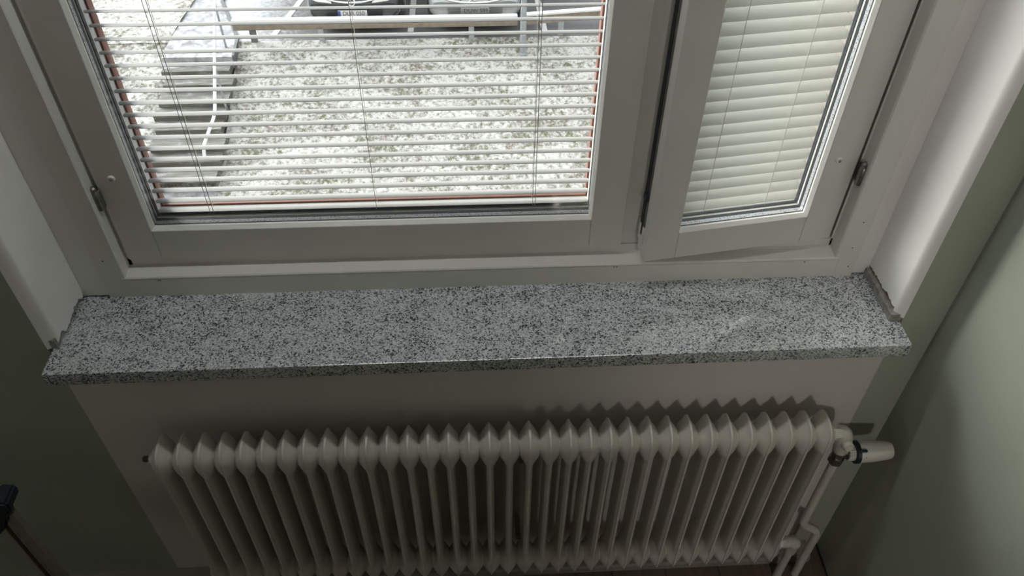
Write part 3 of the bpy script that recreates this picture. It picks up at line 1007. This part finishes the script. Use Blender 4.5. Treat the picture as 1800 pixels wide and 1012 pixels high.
# timber guard rails
def rail(label, ax, ay, az, bx, by, bz, mat, posts):
    r = empty('guard_rail', ((ax+bx)/2, (ay+by)/2, ZG))
    tag(r, label, 'guard rail')
    I = Matrix.Translation((-(ax+bx)/2, -(ay+by)/2, -ZG))
    d = Vector((bx-ax, by-ay, bz-az)); L = d.length
    Rm = Matrix.Translation((ax, ay, az)) @ d.to_track_quat('X', 'Z').to_matrix().to_4x4()
    bm = bmesh.new(); add_box(bm, 0, L, -0.03, 0.035, -0.15, 0.0, bevel=0.006); bm.transform(Rm)
    beam = obj('beam', bm, mat, r); beam.matrix_parent_inverse = I
    bm = bmesh.new(); add_box(bm, 0.0, L, -0.032, 0.075, 0.0, 0.045, bevel=0.014, seg=2); bm.transform(Rm)
    o = obj('snow_cap', bm, M['snow'], r, True); o.matrix_parent_inverse = I; o['label'] = 'white snow lying on the beam'
    for (px, pm, pw2) in posts:
        t = (px-ax)/(bx-ax); py = ay + t*(by-ay)
        zb = zl(py)-0.2
        bm = bmesh.new(); add_box(bm, px-pw2, px+pw2, py-0.025, py+0.03, zb, az + t*(bz-az) - 0.151, bevel=0.005)
        o = obj('post', bm, pm, r); o.matrix_parent_inverse = I
    return r
rail('long weathered timber guard rail topped with snow before the two cars', -3.43, 12.82, ZG+0.375, 1.68, 12.80, ZG+0.395, M['timber'],
     ((-3.10, M['post_dark'], 0.055), (-1.88, M['galv'], 0.05), (0.84, M['galv'], 0.05)))
rail('short brown guard rail beyond the pale pole at the right', 1.76, 12.82, ZG+0.40, 3.6, 12.96, ZG+0.45, M['timber'],
     ((2.49, M['galv'], 0.05),))
# pale pole
pole = empty('lamp_post', (1.765, 12.45, zl(12.45)))
tag(pole, 'tall pale grey steel pole standing in the lawn beside the silver car', 'pole')
PI_ = Matrix.Translation((-1.765, -12.45, -zl(12.45)))
bm = bmesh.new(); add_tube(bm, [(1.765, 12.45, zl(12.45)-0.2), (1.765, 12.45, 0.5)], [0.055, 0.04], 14)
obj('shaft', bm, M['galv'], pole, True).matrix_parent_inverse = PI_
bm = bmesh.new(); add_lathe(bm, [(-0.2, 0.07), (0.02, 0.07), (0.04, 0.058)], (1.765, 12.45, zl(12.45)), (0, 0, 1), 14)
obj('base_collar', bm, M['galv'], pole, True).matrix_parent_inverse = PI_

# ------------------------------------------------------------------ cars
def text_mesh(txt, size, mat):
    cu = bpy.data.curves.new('lettering', 'FONT')
    cu.body = txt; cu.size = size; cu.extrude = 0.0015; cu.align_x = 'CENTER'; cu.align_y = 'CENTER'
    o = bpy.data.objects.new('lettering', cu)
    COL.objects.link(o)
    dg = bpy.context.evaluated_depsgraph_get()
    me = bpy.data.meshes.new_from_object(o.evaluated_get(dg))
    bpy.data.objects.remove(o); bpy.data.curves.remove(cu)
    me.name = 'lettering'
    me.materials.clear(); me.materials.append(mat)
    return me

def loft(bm, stations, mi=0):
    rings = [[bm.verts.new(p) for p in st] for st in stations]
    n = len(rings[0])
    for a, b in zip(rings, rings[1:]):
        for k in range(n):
            bm.faces.new([a[k], a[(k+1) % n], b[(k+1) % n], b[k]])
    bm.faces.new(rings[0][::-1]); bm.faces.new(rings[-1])

def half_ring(y, w, zlow, zmid, zsh, ztop, wtop, crown):
    pts = [(-w*0.86, zlow), (-w, zlow+0.12), (-w*1.0, zmid), (-w*0.97, zsh), (-wtop, ztop), (-wtop*0.5, ztop+crown*0.75), (0, ztop+crown)]
    full = pts + [(-x, z) for x, z in pts[-2::-1]]
    return [(x, y, z) for x, z in full]

def make_car(label, x, y, paint, plate_txt, blue_band, style):
    car = empty('car', (x, y, ZG))
    tag(car, label, 'car')
    def part(name, bm, mat, smooth=True, parent=None, label=None):
        o = obj(name, bm, mat, parent or car, smooth)
        if label: o['label'] = label
        return o
    hw = 0.86
    bm = bmesh.new()
    def nose(y0, w, zlo, zsh, ztop, wtop, cr):   # plan-curved front
        ring = half_ring(0, w, zlo, (zlo+zsh)/2+0.05, zsh, ztop, wtop, cr)
        return [(px, y0 + 0.20*(abs(px)/hw)**2.6, pz) for px, _, pz in ring]
    st = [nose(0.03, 0.74, 0.24, 0.50, 0.53, 0.60, 0.008),
          nose(0.00, 0.78, 0.20, 0.50, 0.545, 0.62, 0.01),
          nose(0.03, 0.82, 0.18, 0.54, 0.585, 0.62, 0.015),
          nose(0.10, 0.84, 0.18, 0.60, 0.665, 0.64, 0.025),
          nose(0.30, 0.86, 0.18, 0.68, 0.755, 0.66, 0.035),
          nose(0.75, 0.87, 0.18, 0.75, 0.835, 0.68, 0.04),
          half_ring(1.35, 0.875, 0.18, 0.55, 0.83, 0.92, 0.70, 0.03),
          half_ring(2.4, 0.88, 0.18, 0.55, 0.86, 0.94, 0.74, 0.02),
          half_ring(3.6, 0.87, 0.18, 0.55, 0.87, 0.95, 0.74, 0.02),
          half_ring(4.2, 0.84, 0.22, 0.55, 0.86, 0.93, 0.68, 0.02),
          half_ring(4.45, 0.76, 0.30, 0.55, 0.78, 0.84, 0.60, 0.01)]
    loft(bm, st)
    body = part('body', bm, paint)
    bm = bmesh.new()
    loft(bm, [half_ring(1.15, 0.72, 0.88, 0.89, 0.90, 0.905, 0.66, 0.01), half_ring(1.55, 0.73, 0.88, 0.98, 1.08, 1.14, 0.62, 0.02), half_ring(2.0, 0.74, 0.88, 1.05, 1.28, 1.39, 0.58, 0.03),
              half_ring(2.8, 0.75, 0.88, 1.05, 1.30, 1.42, 0.58, 0.03), half_ring(3.5, 0.74, 0.88, 1.05, 1.26, 1.37, 0.56, 0.03), half_ring(4.15, 0.68, 0.88, 0.92, 0.95, 0.97, 0.56, 0.01)])
    part('greenhouse', bm, M['car_glass'], label='dark glazed cabin')
    bm = bmesh.new()
    loft(bm, [half_ring(1.98, 0.60, 1.39, 1.392, 1.394, 1.40, 0.56, 0.03), half_ring(2.8, 0.61, 1.41, 1.415, 1.42, 1.43, 0.57, 0.03), half_ring(3.5, 0.59, 1.36, 1.365, 1.37, 1.38, 0.55, 0.03)])
    part('roof', bm, paint)
    for sx in (-1, 1):
        for yy in (0.85, 3.5):
            bm = bmesh.new()
            add_lathe(bm, [(-0.10, 0.22), (-0.10, 0.30), (-0.07, 0.32), (0.07, 0.32), (0.10, 0.30), (0.10, 0.22)], (sx*0.79, yy, 0.32), (1, 0, 0), 26)
            w = part('wheel', bm, M['tyre'])
            bm = bmesh.new(); add_lathe(bm, [(0.0, 0.20), (0.012, 0.20), (0.02, 0.05), (0.03, 0.04)], (sx*0.89, yy, 0.32), (sx, 0, 0), 18)
            part('rim', bm, M['alu'], parent=w)
        # headlamps
        bm = bmesh.new()
        pts = [(sx*0.36, 0.565), (sx*0.64, 0.570), (sx*0.77, 0.60), (sx*0.74, 0.66), (sx*0.56, 0.67), (sx*0.38, 0.63)]
        A = [bm.verts.new((px, 0.012 + 0.20*(abs(px)/hw)**2.6 + (pz-0.56)*0.42, pz)) for px, pz in pts]
        B = [bm.verts.new((px, 0.10 + 0.20*(abs(px)/hw)**2.6 + (pz-0.56)*0.42, pz)) for px, pz in pts]
        bm.faces.new(A); bm.faces.new(B[::-1])
        for i in range(len(pts)): bm.faces.new([A[i], A[(i+1) % len(pts)], B[(i+1) % len(pts)], B[i]])
        part('headlamp', bm, M['lamp_lens'], False)
    # grille
    gw, gz0, gz1 = style['grille']
    bm = bmesh.new()
    def gy(px, pz): return 0.20*(abs(px)/hw)**2.6 + max(0, pz-0.545)*0.62 - 0.004
    pts = [(-gw*0.92, gz0), (gw*0.92, gz0), (gw, gz1), (-gw, gz1)]
    A = [bm.verts.new((px, gy(px, pz), pz)) for px, pz in pts]; B = [bm.verts.new((px, gy(px, pz)+0.08, pz)) for px, pz in pts]
    bm.faces.new(A); bm.faces.new(B[::-1])
    for i in range(4): bm.faces.new([A[i], A[(i+1) % 4], B[(i+1) % 4], B[i]])
    gr = part('grille', bm, M['grille'], False)
    if style['bars']:
        for k in range(style['bars']):
            px = -gw*0.9 + 1.8*gw*k/(style['bars']-1)
            bm = bmesh.new()
            add_tube(bm, [(px, gy(px, gz0)-0.004, gz0+0.01), (px, gy(px, gz1)-0.004, gz1-0.01)], 0.004, 5)
            part('grille_bar', bm, M['alu'], parent=gr)
    if style['slash']:
        bm = bmesh.new()
        add_tube(bm, [(-0.15, gy(0, gz0)-0.012, gz0+0.005), (0.15, gy(0, gz1)-0.012, gz1-0.005)], 0.012, 6)
        part('diagonal_bar', bm, M['chrome'], parent=gr)
    # sky glint along the bonnet edge, put in as a chrome tube
    bm = bmesh.new()
    lw, lz = style['lip']
    P = []
    for k in range(21):
        px = -lw + 2*lw*k/20
        pz = lz + 0.05*(abs(px)/lw)**2.2
        P.append((px, gy(px, pz)-0.008, pz))
    add_tube(bm, P, [0.012 + 0.010*math.sin(math.pi*k/20) for k in range(21)], 8)
    part('sky_glint', bm, M['chrome'])
    # badge: ring with a small emblem inside
    bz = style['badge']
    bm = bmesh.new()
    R = 0.062
    n0 = Vector((0, -0.85, 0.52)).normalized(); ux = Vector((1, 0, 0)); uy = n0.cross(ux).normalized()*-1
    c = Vector((0, gy(0, bz)-0.028, bz))
    add_tube(bm, [c + ux*math.cos(2*math.pi*k/24)*R + uy*math.sin(2*math.pi*k/24)*R for k in range(25)], 0.009, 6, cap=False)
    add_tube(bm, [c - ux*R + n0*0.002, c + ux*R*0.2 + uy*0.012 + n0*0.002, c + ux*R], 0.008, 6)
    part('badge', bm, M['chrome'])
    # number plate
    bm = bmesh.new()
    add_box(bm, -0.26, 0.26, -0.028, -0.012, style['plate']-0.056, style['plate']+0.056, bevel=0.003)
    pl = part('number_plate', bm, style['plate_mat'], False)
    if blue_band:
        bm = bmesh.new(); add_box(bm, -0.258, -0.215, -0.0300, -0.0282, style['plate']-0.053, style['plate']+0.053)
        part('country_band', bm, M['plate_blue'], False, parent=pl, label='blue country band')
    me = text_mesh(plate_txt, 0.104, M['ink'])
    o = link('lettering', me, pl, (0.018, -0.0285, style['plate']), (math.radians(90), 0, 0))
    # lower air intake
    bm = bmesh.new(); add_box(bm, -0.5, 0.5, -0.006, 0.05, 0.23, 0.315, bevel=0.01); part('air_intake', bm, M['grille'], False)
    return car
make_car('dark grey car parked behind the snow-topped rail, left of the silver one', -1.300, 13.06, M['car_dark'], 'DUR 050', True,
         dict(grille=(0.40, 0.58, 0.70), bars=0, slash=False, lip=(0.47, 0.585), badge=0.60, plate=0.40, plate_mat=M['plate_white']))
make_car('silver car parked nose-in behind the rail beside the pale pole', 0.917, 13.06, M['car_silver'], 'DUW 599', False,
         dict(grille=(0.31, 0.555, 0.72), bars=17, slash=True, lip=(0.62, 0.56), badge=0.66, plate=0.42, plate_mat=M['car_silver']))
